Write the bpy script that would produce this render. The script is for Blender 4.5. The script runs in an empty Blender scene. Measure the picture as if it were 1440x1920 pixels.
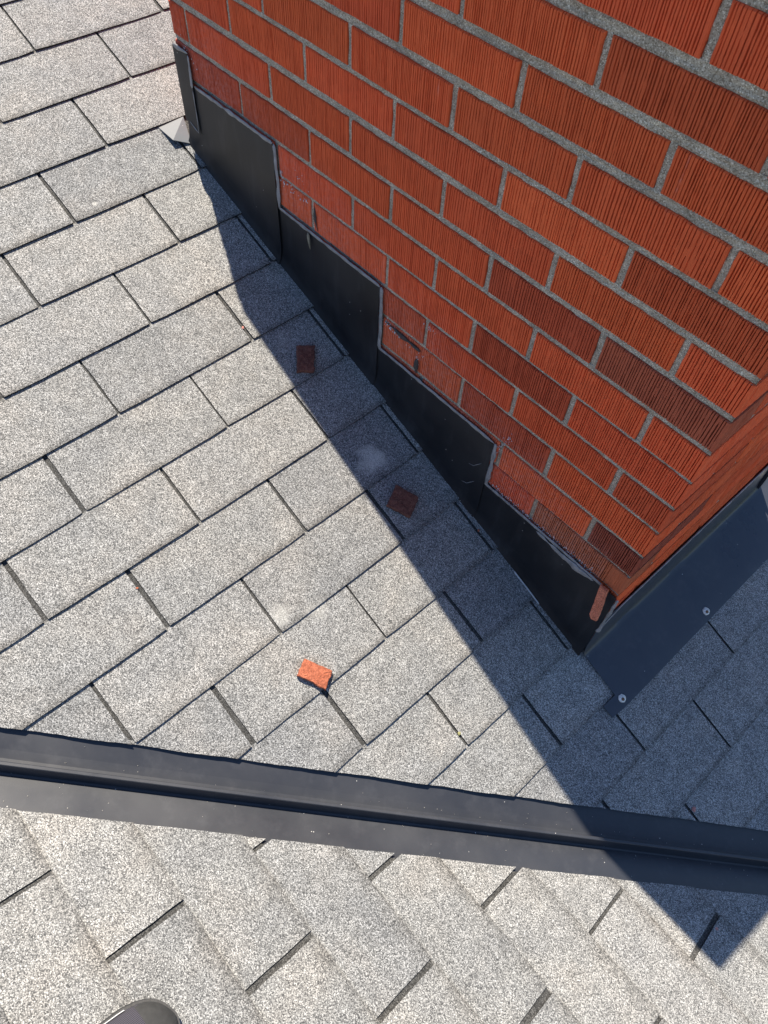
import bpy, bmesh, math, random
from mathutils import Vector, Matrix, noise
random.seed(7)
S = bpy.context.scene
COL = S.collection

# ------------------------------------------------------------------ camera
cam_d = bpy.data.cameras.new('camera'); cam = bpy.data.objects.new('camera', cam_d); COL.objects.link(cam)
cam_d.lens = 26.0; cam_d.sensor_width = 36.0; cam_d.sensor_fit = 'AUTO'
cam_d.clip_start = 0.02; cam_d.clip_end = 2000
RIGHT = Vector((0.6656, 0.7454, 0.0370)); DOWN = Vector((0.6352, -0.5397, -0.5525)); FWD = Vector((-0.3918, 0.3913, -0.8327))
CAM = Vector((0.1444, -0.7509, 1.1003)); FPX = 1386.5
mw = Matrix((RIGHT, -DOWN, -FWD)).transposed().to_4x4(); mw.translation = CAM
cam.matrix_world = mw
cam_d.dof.use_dof = True; cam_d.dof.focus_distance = 1.35; cam_d.dof.aperture_fstop = 24.0
S.camera = cam

def to_px(P):
    d = P - CAM; z = d.dot(FWD)
    if z < .05: return None
    return (720 + FPX * d.dot(RIGHT) / z, 960 + FPX * d.dot(DOWN) / z)

# ------------------------------------------------------------------ sky and sun
SUN = Vector((-0.405, 0.172, 1.0)).normalized()
W = bpy.data.worlds.new('World'); S.world = W; W.use_nodes = True
nt = W.node_tree; bg = nt.nodes['Background']
sky = nt.nodes.new('ShaderNodeTexSky'); sky.sky_type = 'NISHITA'; sky.sun_disc = False; sky.ozone_density = 4.6; sky.dust_density = 0.2; sky.air_density = 1.0; sky.altitude = 300
sky.sun_elevation = math.asin(SUN.z); sky.sun_rotation = math.atan2(SUN.x, SUN.y)
nt.links.new(sky.outputs[0], bg.inputs[0]); bg.inputs[1].default_value = 0.10
sl = bpy.data.lights.new('sun', 'SUN'); sl.energy = 5.0; sl.angle = math.radians(0.53); sl.color = (1.0, 0.905, 0.755)
so = bpy.data.objects.new('sun', sl); COL.objects.link(so)
so.rotation_euler = SUN.to_track_quat('Z', 'Y').to_euler(); so.location = (-2, 1, 6)
S.view_settings.view_transform = 'Standard'; S.view_settings.look = 'None'
S.cycles.max_bounces = 6; S.cycles.diffuse_bounces = 3; S.cycles.glossy_bounces = 2; S.cycles.caustics_reflective = False; S.cycles.caustics_refractive = False
S.view_settings.exposure = 0.74; S.view_settings.gamma = 1.0; S.view_settings.use_curve_mapping = False

# ------------------------------------------------------------------ material helpers
def mat(name):
    m = bpy.data.materials.new(name); m.use_nodes = True
    t = m.node_tree; b = t.nodes['Principled BSDF']
    return m, t, b
def nd(t, typ, **kw):
    n = t.nodes.new(typ)
    for k, v in kw.items():
        if isinstance(k, str) and hasattr(n, k): setattr(n, k, v)
    return n
def lk(t, a, b): t.links.new(a, b)
def ramp(t, fac, stops, interp='LINEAR'):
    r = t.nodes.new('ShaderNodeValToRGB'); r.color_ramp.interpolation = interp
    e = r.color_ramp.elements
    while len(e) > 1: e.remove(e[-1])
    e[0].position = stops[0][0]; c = stops[0][1]; e[0].color = (*c, 1) if len(c) == 3 else c
    for p, c in stops[1:]:
        x = e.new(p); x.color = (*c, 1)
    lk(t, fac, r.inputs[0]); return r.outputs[0]
def mixc(t, fac, a, b, mode='MIX'):
    n = t.nodes.new('ShaderNodeMix'); n.data_type = 'RGBA'; n.blend_type = mode
    for inp, v in ((n.inputs[0], fac), (n.inputs[6], a), (n.inputs[7], b)):
        if hasattr(v, 'links'): lk(t, v, inp)
        elif isinstance(v, (int, float)): inp.default_value = v
        else: inp.default_value = (*v, 1)
    return n.outputs[2]
def math_(t, op, a, b=None, c=None):
    n = t.nodes.new('ShaderNodeMath'); n.operation = op
    for i, v in enumerate((a, b, c)):
        if v is None: continue
        if hasattr(v, 'links'): lk(t, v, n.inputs[i])
        else: n.inputs[i].default_value = v
    return n.outputs[0]
def noise_(t, vec, scale, detail=3, rough=.55, out=0):
    n = t.nodes.new('ShaderNodeTexNoise'); n.inputs['Scale'].default_value = scale
    n.inputs['Detail'].default_value = detail; n.inputs['Roughness'].default_value = rough
    lk(t, vec, n.inputs['Vector']); return n.outputs[out]
def voro(t, vec, scale, feature='F1'):
    n = t.nodes.new('ShaderNodeTexVoronoi'); n.feature = feature; n.inputs['Scale'].default_value = scale
    lk(t, vec, n.inputs['Vector']); return n
def bump(t, h, strength, dist, normal=None):
    n = t.nodes.new('ShaderNodeBump'); n.inputs['Strength'].default_value = strength
    n.inputs['Distance'].default_value = dist; lk(t, h, n.inputs['Height'])
    if normal is not None: lk(t, normal, n.inputs['Normal'])
    return n.outputs[0]
def pos(t): return t.nodes.new('ShaderNodeNewGeometry').outputs['Position']

def granule_mat(name, bright, spots=(), scale=720, dirt=None):
    m, t, b = mat(name)
    P = pos(t)
    v = voro(t, P, scale)
    sep = t.nodes.new('ShaderNodeSeparateColor'); lk(t, v.outputs['Color'], sep.inputs[0])
    c = ramp(t, sep.outputs[0], [(0, (.095, .097, .10)), (.13, (.165, .167, .168)), (.32, (.250, .251, .249)),
                                 (.55, (.345, .345, .340)), (.76, (.45, .45, .445)), (.91, (.60, .60, .595))], 'CONSTANT')
    # crevices between granules show the black asphalt
    cre = ramp(t, v.outputs['Distance'], [(.0, (1, 1, 1)), (.52, (1, 1, 1)), (.86, (.36, .36, .37))])
    c = mixc(t, 1.0, c, cre, 'MULTIPLY')
    # coarse blend of slightly warm and slightly cool granule batches, weather stains
    big = noise_(t, P, 9, 3, .6)
    tint = ramp(t, big, [(.30, (.90, .91, .92)), (.5, (1.0, 1.0, .99)), (.7, (1.10, 1.07, 1.03))])
    c = mixc(t, 1.0, c, tint, 'MULTIPLY')
    med = noise_(t, P, 38, 2, .6)
    c = mixc(t, 1.0, c, ramp(t, med, [(.3, (.86, .86, .86)), (.65, (1.06, 1.06, 1.06))]), 'MULTIPLY')
    oi = t.nodes.new('ShaderNodeObjectInfo')
    c = mixc(t, 1.0, c, ramp(t, oi.outputs['Random'], [(0, (.86, .87, .89)), (.5, (.98, .98, .975)), (1, (1.08, 1.07, 1.06))]), 'MULTIPLY')
    c = mixc(t, 1.0, c, (bright, bright, bright), 'MULTIPLY')
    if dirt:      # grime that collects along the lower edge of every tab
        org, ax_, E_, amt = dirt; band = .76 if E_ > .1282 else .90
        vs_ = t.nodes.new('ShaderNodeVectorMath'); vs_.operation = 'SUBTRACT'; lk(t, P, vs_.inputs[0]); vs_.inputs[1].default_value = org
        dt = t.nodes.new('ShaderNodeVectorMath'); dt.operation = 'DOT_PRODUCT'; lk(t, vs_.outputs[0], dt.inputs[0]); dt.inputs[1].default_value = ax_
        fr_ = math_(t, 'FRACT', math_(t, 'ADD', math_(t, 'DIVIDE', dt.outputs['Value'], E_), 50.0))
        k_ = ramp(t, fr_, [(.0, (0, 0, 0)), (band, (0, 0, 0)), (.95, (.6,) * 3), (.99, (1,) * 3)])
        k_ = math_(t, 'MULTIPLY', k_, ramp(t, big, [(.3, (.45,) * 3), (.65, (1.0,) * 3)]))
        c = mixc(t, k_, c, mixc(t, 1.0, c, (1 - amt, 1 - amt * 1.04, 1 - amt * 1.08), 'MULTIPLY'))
    if spots: swob = math_(t, 'SUBTRACT', noise_(t, P, 45, 2), .5)
    for (x, y, z, r, k) in spots:      # scuffed, dusty patches
        vm = t.nodes.new('ShaderNodeVectorMath'); vm.operation = 'DISTANCE'; lk(t, P, vm.inputs[0]); vm.inputs[1].default_value = (x, y, z)
        dd = math_(t, 'ADD', vm.outputs['Value'], math_(t, 'MULTIPLY', swob, r * 1.3))
        f = ramp(t, math_(t, 'DIVIDE', dd, r), [(.35, (k, k, k)), (.9, (0, 0, 0))])
        f = math_(t, 'MULTIPLY', f, math_(t, 'ADD', math_(t, 'MULTIPLY', sep.outputs[2], 1.1), .35))
        c = mixc(t, f, c, (.60, .595, .56))
    lk(t, c, b.inputs['Base Color'])
    b.inputs['Roughness'].default_value = .82; b.inputs['Specular IOR Level'].default_value = .35
    h = math_(t, 'SUBTRACT', 1.0, v.outputs['Distance'])
    h2 = math_(t, 'ADD', math_(t, 'MULTIPLY', h, .6), math_(t, 'MULTIPLY', sep.outputs[1], .5))
    lk(t, bump(t, h2, .5, .0009), b.inputs['Normal'])
    return m

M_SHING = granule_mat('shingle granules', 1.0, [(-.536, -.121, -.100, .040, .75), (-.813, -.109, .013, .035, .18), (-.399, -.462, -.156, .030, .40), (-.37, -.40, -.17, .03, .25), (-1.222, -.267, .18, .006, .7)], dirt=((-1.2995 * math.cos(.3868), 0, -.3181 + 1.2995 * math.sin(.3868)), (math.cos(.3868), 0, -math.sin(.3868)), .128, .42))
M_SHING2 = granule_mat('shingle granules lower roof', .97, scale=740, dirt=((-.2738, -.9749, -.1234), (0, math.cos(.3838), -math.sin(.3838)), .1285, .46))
M_LAP = granule_mat('headlap granules', .25)

def edge_mat():
    m, t, b = mat('asphalt cut edge')
    lk(t, ramp(t, noise_(t, pos(t), 400, 2), [(.4, (.008, .008, .008)), (.7, (.03, .03, .03))]), b.inputs['Base Color'])
    b.inputs['Roughness'].default_value = .9
    return m
M_EDGE = edge_mat()

def brick_mat():
    m, t, b = mat('wire cut brick')
    P = pos(t); oi = t.nodes.new('ShaderNodeObjectInfo')
    c = oi.outputs['Color']
    c = mixc(t, 1.0, c, ramp(t, noise_(t, P, 22, 4, .6), [(.28, (.88, .85, .84)), (.55, (1, 1, 1)), (.75, (1.08, 1.06, 1.0))]), 'MULTIPLY')
    mp = t.nodes.new('ShaderNodeMapping'); lk(t, P, mp.inputs[0]); mp.inputs['Scale'].default_value = (1, 1, .09)
    st = noise_(t, mp.outputs[0], 420, 3, .7)          # vertical drag marks left by the cutting wire
    c = mixc(t, 1.0, c, ramp(t, st, [(.28, (.80, .74, .72)), (.40, (.98, .97, .96)), (.7, (1.04, 1.04, 1.02))]), 'MULTIPLY')
    # pale smear of sealer along the two courses above the step flashing
    sx = t.nodes.new('ShaderNodeSeparateXYZ'); lk(t, P, sx.inputs[0])
    hgt = math_(t, 'ADD', math_(t, 'ADD', sx.outputs[2], math_(t, 'MULTIPLY', sx.outputs[0], .4075)), .318)
    wob = math_(t, 'MULTIPLY', noise_(t, P, 11, 3), .20)
    near = ramp(t, math_(t, 'SUBTRACT', hgt, wob), [(.10, (.20, .20, .20)), (.26, (0, 0, 0))])
    fine = ramp(t, noise_(t, P, 130, 3, .7), [(.42, (.1, .1, .1)), (.66, (1, 1, 1))])
    near = math_(t, 'MULTIPLY', near, math_(t, 'LESS_THAN', sx.outputs[0], -.045))
    c = mixc(t, math_(t, 'MULTIPLY', near, fine), c, (.62, .55, .55))
    eff = ramp(t, noise_(t, mp.outputs[0], 30, 4, .7), [(.68, (0, 0, 0)), (.78, (.35, .35, .35))])
    c = mixc(t, math_(t, 'MULTIPLY', eff, fine), c, (.60, .50, .48))
    lk(t, c, b.inputs['Base Color'])
    b.inputs['Roughness'].default_value = .88; b.inputs['Specular IOR Level'].default_value = .3
    n1 = bump(t, st, .5, .0008)
    lk(t, bump(t, noise_(t, P, 500, 3, .6), .5, .0007, n1), b.inputs['Normal'])
    return m
M_BRICK = brick_mat()

def chip_mat(name, c0, c1):
    m, t, b = mat(name); P = pos(t)
    c = ramp(t, noise_(t, P, 120, 4, .65), [(.35, c0), (.62, c1)])
    c = mixc(t, 1, c, ramp(t, noise_(t, P, 600, 2), [(.35, (.55, .5, .5)), (.5, (1, 1, 1)), (.7, (1.25, 1.2, 1.2))]), 'MULTIPLY')
    lk(t, c, b.inputs['Base Color']); b.inputs['Roughness'].default_value = .92
    lk(t, bump(t, noise_(t, P, 380, 4, .65), .8, .0016), b.inputs['Normal'])
    return m
M_CHIP = chip_mat('broken brick', (.34, .095, .046), (.52, .165, .088))
M_SLIVER = chip_mat('fresh brick break', (.50, .15, .08), (.70, .23, .13))
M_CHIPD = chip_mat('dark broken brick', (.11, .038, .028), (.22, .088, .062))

def mortar_mat():
    m, t, b = mat('sandy mortar'); P = pos(t)
    v = voro(t, P, 800); s = t.nodes.new('ShaderNodeSeparateColor'); lk(t, v.outputs['Color'], s.inputs[0])
    c = ramp(t, s.outputs[0], [(0, (.26, .215, .16)), (.25, (.41, .355, .285)), (.62, (.50, .44, .36)), (.9, (.72, .66, .56))], 'CONSTANT')
    c = mixc(t, 1, c, ramp(t, noise_(t, P, 30, 4, .6), [(.3, (.72, .70, .68)), (.65, (1.1, 1.1, 1.08))]), 'MULTIPLY')
    lk(t, c, b.inputs['Base Color']); b.inputs['Roughness'].default_value = .95
    n1 = bump(t, noise_(t, P, 120, 4, .7), .8, .002)
    lk(t, bump(t, s.outputs[1], .5, .001, n1), b.inputs['Normal'])
    return m
M_MORT = mortar_mat()

def metal_mat(name, base, rough, dust, spec=.5):
    m, t, b = mat(name); P = pos(t)
    n = noise_(t, P, 7, 5, .62)
    c = mixc(t, ramp(t, n, [(.35, (0, 0, 0)), (.75, (dust, dust, dust))]), base, (.30, .30, .31))
    mp = t.nodes.new('ShaderNodeMapping'); lk(t, P, mp.inputs[0]); mp.inputs['Scale'].default_value = (1, 1, .22)
    run = noise_(t, mp.outputs[0], 34, 4, .65)          # rain-washed dust streaks and scuffs
    c = mixc(t, ramp(t, run, [(.52, (0, 0, 0)), (.74, (dust * .9,) * 3)]), c, (.34, .34, .36))
    v = voro(t, P, 60); vs = t.nodes.new('ShaderNodeSeparateColor'); lk(t, v.outputs['Color'], vs.inputs[0])
    spk = math_(t, 'MULTIPLY', math_(t, 'LESS_THAN', v.outputs['Distance'], .055), math_(t, 'GREATER_THAN', vs.outputs[0], .72))
    c = mixc(t, spk, c, (.55, .54, .52))             # grit and overspray flecks
    lk(t, c, b.inputs['Base Color'])
    b.inputs['Metallic'].default_value = 0.0; b.inputs['Specular IOR Level'].default_value = spec
    lk(t, ramp(t, n, [(.3, (rough - .06,) * 3), (.75, (rough + .12,) * 3)]), b.inputs['Roughness'])
    n1 = bump(t, noise_(t, P, 5, 2), .25, .006)
    lk(t, bump(t, noise_(t, P, 900, 2), .12, .0004, n1), b.inputs['Normal'])
    return m
M_METAL = metal_mat('charcoal painted steel', (.011, .0113, .0135), .42, .06, .32)
M_APRON = metal_mat('sky tinted charcoal apron steel', (.040, .046, .062), .30, .06)  # charcoal steel with the blue sky reflection put into its base colour
M_VALLEY = metal_mat('charcoal valley steel', (.033, .036, .045), .40, .05)
M_GALV = metal_mat('grey flashing steel', (.15, .16, .17), .50, .06)

def plain(name, col, rough, nscale=60, amp=.25, bdist=.001, spec=.5):
    m, t, b = mat(name); P = pos(t)
    c = ramp(t, noise_(t, P, nscale, 4, .6), [(.3, tuple(x * (1 - amp) for x in col)), (.7, tuple(min(1, x * (1 + amp)) for x in col))])
    lk(t, c, b.inputs['Base Color']); b.inputs['Roughness'].default_value = rough; b.inputs['Specular IOR Level'].default_value = spec
    lk(t, bump(t, noise_(t, P, nscale * 3, 3), .5, bdist), b.inputs['Normal'])
    return m
M_CAULK = plain('grey sealant', (.25, .25, .26), .5, 70, .3, .002)
M_RESID = plain('pale sealant residue', (.62, .60, .62), .7, 200, .2)
M_SCREW = plain('white washer and rust', (.78, .75, .70), .7, 300, .35)
M_RUST = plain('rusty screw head', (.20, .12, .07), .8, 300, .4)
M_BARE = plain('bare metal edge', (.62, .63, .64), .45, 40, .1)
M_CONC = plain('concrete crown', (.42, .40, .37), .9, 40, .2, .002)
M_MOSS = plain('dry moss', (.30, .29, .13), .95, 200, .4)
M_RUBBER = plain('dark rubber', (.035, .035, .037), .55, 90, .2, .0006)
M_PINK = plain('pink brick crumb', (.55, .24, .20), .9, 300, .2)

# ------------------------------------------------------------------ object helpers
def wloc(o):
    v = Vector(o.location)
    while o.parent: o = o.parent; v += Vector(o.location)
    return v
def obj(name, verts, faces, material, parent=None, mats=None, fmat=None, smooth=False, kind=None, base=None):
    vs = [Vector(v) for v in verts]
    if base is None:
        c = sum(vs, Vector()) / len(vs)
    else: c = Vector(base)
    me = bpy.data.meshes.new(name); me.from_pydata([tuple(v - c) for v in vs], [], faces)
    for m_ in (mats or [material]): me.materials.append(m_)
    if fmat:
        for p, i in zip(me.polygons, fmat): p.material_index = i
    if smooth:
        for p in me.polygons: p.use_smooth = True
    me.update()
    o = bpy.data.objects.new(name, me); COL.objects.link(o)
    o.parent = parent; o.location = c - (wloc(parent) if parent else Vector())
    if kind: o['kind'] = kind
    return o
def empty(name, loc):
    o = bpy.data.objects.new(name, None); COL.objects.link(o); o.location = loc; o.empty_display_size = .05
    return o
def tag(o, label, cat, group=None):
    o['label'] = label; o['category'] = cat
    if group: o['group'] = group
    return o
def recalc(o):
    bm = bmesh.new(); bm.from_mesh(o.data); bmesh.ops.recalc_face_normals(bm, faces=bm.faces); bm.to_mesh(o.data); bm.free()

# ------------------------------------------------------------------ roof frames
TH = 0.3868; PH = 0.3838; Z0 = -0.3181
Q = Vector((-0.2738, -0.9749, -0.1234))
E1 = .128; HW = .1546; SX = -1.2995; SY = -.3238; E2 = .1285
ct, st_ = math.cos(TH), math.sin(TH); cp, sp_ = math.cos(PH), math.sin(PH)
def R1(y, s, h=0):      # main slope: s measured down the slope from the chimney's lower corner
    return Vector((s * ct + h * st_, y, Z0 - s * st_ + h * ct))
def R2(x, s, h=0):      # lower slope: s measured towards the valley
    return Vector((x, Q.y + s * cp + h * sp_, Q.z - s * sp_ + h * cp))
def cut1(y, s): return y - (-.411 + 1.012 * s * ct)             # > 0 : kept side of the valley cut
def cut2(x, s): return (-.585 + 1.005 * x) - (Q.y + s * cp)      # > 0 : kept

def clip(poly, f):
    out = []
    for i in range(len(poly)):
        a, b = poly[i], poly[(i + 1) % len(poly)]; fa, fb = f(*a), f(*b)
        if fa >= 0: out.append(a)
        if (fa >= 0) != (fb >= 0):
            k = fa / (fa - fb); out.append((a[0] + (b[0] - a[0]) * k, a[1] + (b[1] - a[1]) * k))
    return out
def rough_cut(poly, f, amp):
    """jitter the points along a trimmed edge so the knife cut wanders"""
    out = []
    n = len(poly)
    for i in range(n):
        a, b = poly[i], poly[(i + 1) % n]
        out.append(a)
        if abs(f(*a)) < 1e-6 and abs(f(*b)) < 1e-6:
            L = math.hypot(b[0] - a[0], b[1] - a[1]); k = max(1, int(L / .012))
            dx, dy = (b[0] - a[0]) / max(L, 1e-9), (b[1] - a[1]) / max(L, 1e-9)
            for q in range(1, k):
                u = q / k; px, py = a[0] + (b[0] - a[0]) * u, a[1] + (b[1] - a[1]) * u
                w = (noise.noise(Vector((px * 9, py * 9, 3))) * 1.6 + noise.noise(Vector((px * 70, py * 70, 1))) * .5) * amp
                out.append((px - dy * w, py + dx * w))
    return out
T_STEP = .0039; T_TH = .0030; SLOT = .0068
def tab_poly(a0, a1, s0, s1, r):
    """one shingle tab: a = across, s = down slope, butt edge at s1"""
    pts = [(a0, s0)]
    n = 9; skew = r.uniform(-.0009, .0009); ph = r.uniform(0, 50)
    left = [(a0 + r.uniform(-.0006, .0006), s0 + (s1 - s0) * k / 5) for k in range(1, 5)]
    pts += left
    for k in range(n + 1):
        u = k / n; a = a0 + (a1 - a0) * u
        w = noise.noise(Vector((ph + u * 5, 0, 0))) * .0007 + skew * (u - .5) * 2 + r.uniform(-.0003, .0003)
        if k in (0, n): w -= .0010; a += .0006 * (1 if k == 0 else -1)
        pts.append((a, s1 + w))
        if k == 0: pts.insert(-1, (a0, s1 - .0035))
        if k == n: pts.append((a1, s1 - .0035))
    pts += [(a1 + r.uniform(-.0006, .0006), s0 + (s1 - s0) * k / 5) for k in range(4, 0, -1)] + [(a1, s0)]
    return pts
def tab_mesh(poly, fr, s1, E, r):
    lift = r.uniform(-.0004, .0010); tw = r.uniform(-.006, .006); a_c = sum(p[0] for p in poly) / len(poly)
    def h(a, s): return .0022 - T_STEP * (s1 - s) / E + lift * max(0, 1 - (s1 - s) / E) + tw * (a - a_c) * max(0, 1 - (s1 - s) / E)
    top = [fr(a, s, h(a, s)) for a, s in poly]; bot = [fr(a, s, h(a, s) - T_TH) for a, s in poly]
    n = len(poly)
    faces = [tuple(range(n))] + [(i, i + n, (i + 1) % n + n, (i + 1) % n) for i in range(n)]
    return top + bot, faces, [0] + [1] * n
def in_frame(vs, m=70):
    for v in vs:
        p = to_px(v)
        if p and -m < p[0] < 1440 + m and -m < p[1] < 1920 + m: return True
    return False
def fix_normals(faces, verts, up):
    """make face 0 point along up, flip all otherwise"""
    a, b, c = (verts[faces[0][i]] for i in (0, len(faces[0]) // 3, 2 * len(faces[0]) // 3))
    if (b - a).cross(c - a).dot(up) < 0: return [tuple(reversed(f)) for f in faces]
    return faces

# ------------------------------------------------------------------ ground far below
g = obj('ground', [(-300, -300, -5.6), (300, -300, -5.6), (300, 300, -5.6), (-300, 300, -5.6)], [(0, 1, 2, 3)], plain('lawn', (.07, .10, .04), .95, .4, .4))
g['kind'] = 'structure'

# ------------------------------------------------------------------ main roof slope
def roof_base(name, fr, cut, a_lo, a_hi, j_lo, j_hi, s_of, E, extra=None):
    vs, fs = [], []
    for j in range(j_lo, j_hi + 1):
        s1 = s_of(j); s0 = s1 - E - .02
        poly = [(a_lo, s0), (a_lo, s1 - .003), (a_hi, s1 - .003), (a_hi, s0)]
        poly = clip(poly, lambda a, s: cut(a, s) - .010)
        if len(poly) < 3: continue
        n0 = len(vs)
        vs += [fr(a, s, .0022 - T_STEP * (s1 - s) / E - T_TH - .0005) for a, s in poly]
        fs.append(tuple(range(n0, n0 + len(poly))))
    up = fr(0, 0, 1) - fr(0, 0, 0)
    fs = [f if (vs[f[1]] - vs[f[0]]).cross(vs[f[2]] - vs[f[0]]).dot(up) > 0 else tuple(reversed(f)) for f in fs]
    o = obj(name, vs, fs, M_LAP, base=fr(0, 0)); o['kind'] = 'structure'
    return o
def field(root, vs, fs, fm, material):
    if not vs: return
    o = obj('shingle_field', vs, fs, None, root, mats=[material, M_EDGE], fmat=fm, kind='stuff')
s1_of = lambda j: SX + j * E1
XL, DEPTH = -1.265, .640          # chimney footprint: x from XL to 0, y from 0 to DEPTH
main = roof_base('roof_slope', R1, cut1, -1.9, 2.0, -12, 24, s1_of, E1)
main['label'] = 'main grey shingle roof slope around the brick chimney, above the valley'
up1 = R1(0, 0, 1) - R1(0, 0, 0); up2 = R2(0, 0, 1) - R2(0, 0, 0)
fv, ff, fm = [], [], []
rr = random.Random(3)
for j in range(-11, 25):
    sb = s1_of(j); s0 = sb - E1 - .012
    for i in range(-13, 16):
        if (i + j) % 2: continue
        yj = rr.uniform(-.0018, .0018)
        a0 = SY + i * HW + SLOT / 2 + yj; a1 = SY + (i + 2) * HW - SLOT / 2 + yj
        if i == 2: a0 = SY + i * HW - .0125 + SLOT * .4
        if i + 2 == 2: a1 = SY + 2 * HW - .0125 - SLOT * .4
        poly = tab_poly(a0, a1, s0, sb, rr)
        st0 = sb - E1; x_top, x_bot = st0 * ct, sb * ct
        if x_bot > XL - .02 and x_top < -.004:            # beside the chimney: trim against the flashing
            if a0 < .30:
                lim = -.0085 if j < 11 else .006
                lim += .002 * math.sin(j * 2.7)
                poly = clip(poly, lambda a, s: lim - a)
            else:
                poly = clip(poly, lambda a, s: a - (DEPTH + .01))
        if len(poly) < 3: continue
        poly = clip(poly, cut1)
        if len(poly) < 3: continue
        if max(p[0] for p in poly) - min(p[0] for p in poly) < .004: continue
        poly = rough_cut(poly, cut1, .0016)
        vs, fs, mi = tab_mesh(poly, R1, sb, E1, rr)
        fs = fix_normals(fs, vs, up1)
        if in_frame(vs) and not (j > 13 and False):
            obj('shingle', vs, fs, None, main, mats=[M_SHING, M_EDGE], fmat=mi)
        else:
            n0 = len(fv); fv += vs; ff += [tuple(q + n0 for q in f) for f in fs]; fm += mi
field(main, fv, ff, fm, M_SHING)

# ------------------------------------------------------------------ lower roof slope
s2_of = lambda n: n * E2
low = roof_base('roof_slope', R2, cut2, -2.3, 2.4, -10, 22, s2_of, E2)
low['label'] = 'pale grey shingle roof slope in the foreground below the valley'
fv, ff, fm = [], [], []
for n_ in range(-9, 23):
    sb = s2_of(n_); s0 = sb - E2 - .012
    for m_ in range(-14, 18):
        if (m_ + n_) % 2: continue
        xj = rr.uniform(-.002, .002)
        a0 = Q.x + m_ * HW + .0043 + xj; a1 = Q.x + (m_ + 2) * HW - .0043 + xj
        poly = clip(tab_poly(a0, a1, s0, sb, rr), cut2)
        if len(poly) < 3: continue
        poly = rough_cut(poly, cut2, .0009)
        vs, fs, mi = tab_mesh(poly, R2, sb, E2, rr)
        fs = fix_normals(fs, vs, up2)
        if in_frame(vs):
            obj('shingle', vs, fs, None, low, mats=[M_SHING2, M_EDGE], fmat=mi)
        else:
            n0 = len(fv); fv += vs; ff += [tuple(q + n0 for q in f) for f in fs]; fm += mi
field(low, fv, ff, fm, M_SHING2)

# ------------------------------------------------------------------ valley metal with centre rib
def vpt(x):
    z = Z0 - x * math.tan(TH); return Vector((x, Q.y + (Q.z - z) / math.tan(PH), z))
vdir = (vpt(1) - vpt(0)).normalized()
p1 = vdir.cross(up1).normalized();  p1 = p1 if p1.y > 0 else -p1
p2 = vdir.cross(up2).normalized();  p2 = p2 if p2.y < 0 else -p2
vup = vdir.cross(p1 - p2).normalized(); vup = vup if vup.z > 0 else -vup
prof = []
base_d = -.0075
def P1(d): return p1 * d + up1 * base_d
def P2(d): return p2 * d + up2 * base_d
for d in (.20, .12, .06, .026, .012): prof.append(P1(d) + (up1 * .0006 if d == .012 else Vector()))
for a, hh in ((.0085, .001), (.0034, .0280), (.0021, .0295), (-.0021, .0295), (-.0032, .0282), (-.0085, .001)):
    prof.append((p1 * a if a > 0 else p2 * -a) + vup * hh + up1 * base_d * .5 + up2 * base_d * .5)
for d in (.010, .026, .06, .12, .20): prof.append(P2(d) + (up2 * .0003 if d == .010 else Vector()))
vs, fs = [], []
NS = 60
for k in range(NS + 1):
    x = -1.35 + 2.7 * k / NS; c0 = vpt(x)
    for q, w in enumerate(prof):
        wv = noise.noise(Vector((x * 3, q * .3, 5))) * .0008
        vs.append(c0 + w + vup * wv)
m_ = len(prof)
for k in range(NS):
    for q in range(m_ - 1):
        fs.append((k * m_ + q, k * m_ + q + 1, (k + 1) * m_ + q + 1, (k + 1) * m_ + q))
val = obj('valley_flashing', vs, fs, M_VALLEY, base=vpt(0))
recalc(val)
if val.data.polygons[0].normal.z < 0: val.data.flip_normals()
tag(val, 'long charcoal metal valley with raised centre rib crossing between the two roof slopes', 'valley flashing')

# ------------------------------------------------------------------ chimney
chim = empty('chimney', (XL / 2, DEPTH / 2, Z0))
tag(chim, 'orange red brick chimney with grey mortar rising from the shingle roof', 'chimney')
BED = [(-.412, .008), (-.344, .008), (-.276, .008), (-.208, .008), (-.140, .008), (-.0725, .007), (-.006, .0055), (.061, .0085), (.136, .008), (.203, .0085), (.2705, .0065), (.337, .0095),
       (.406, .0105), (.4747, .0125), (.5415, .0095), (.610, .0125), (.678, .0135), (.747, .0145), (.815, .012), (.883, .012)]
TOPZ = .930
def grooved_face(L, Hh, r, x_stop=None, depth=1.0):
    """front grid of a brick: vertical wire-cut grooves; returns columns x, rows z and y offsets"""
    xs = [0.0, .0016]; kind = ['e', 'f']; dens = r.uniform(.88, 1.15)
    x = .0016 + r.uniform(.0005, .003)
    while x < L - .004:
        g_ = r.uniform(.0013, .0021); d = r.choice((.0020, .0030, .0036, .0042, .0048)) * depth
        if x_stop is not None and x > x_stop: d = 0.0002
        xs += [x, x + g_ * .38, x + g_ * .62, x + g_]; kind += ['f', d, d, 'f']
        x += g_ + r.choice((.0017, .0021, .0025, .0029, .0034)) * dens
    xs += [L - .0016, L]; kind += ['f', 'e']
    rows = [0, .0014] + [Hh * k / 8 for k in range(1, 8)] + [Hh - .0014, Hh]
    return xs, kind, rows
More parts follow.
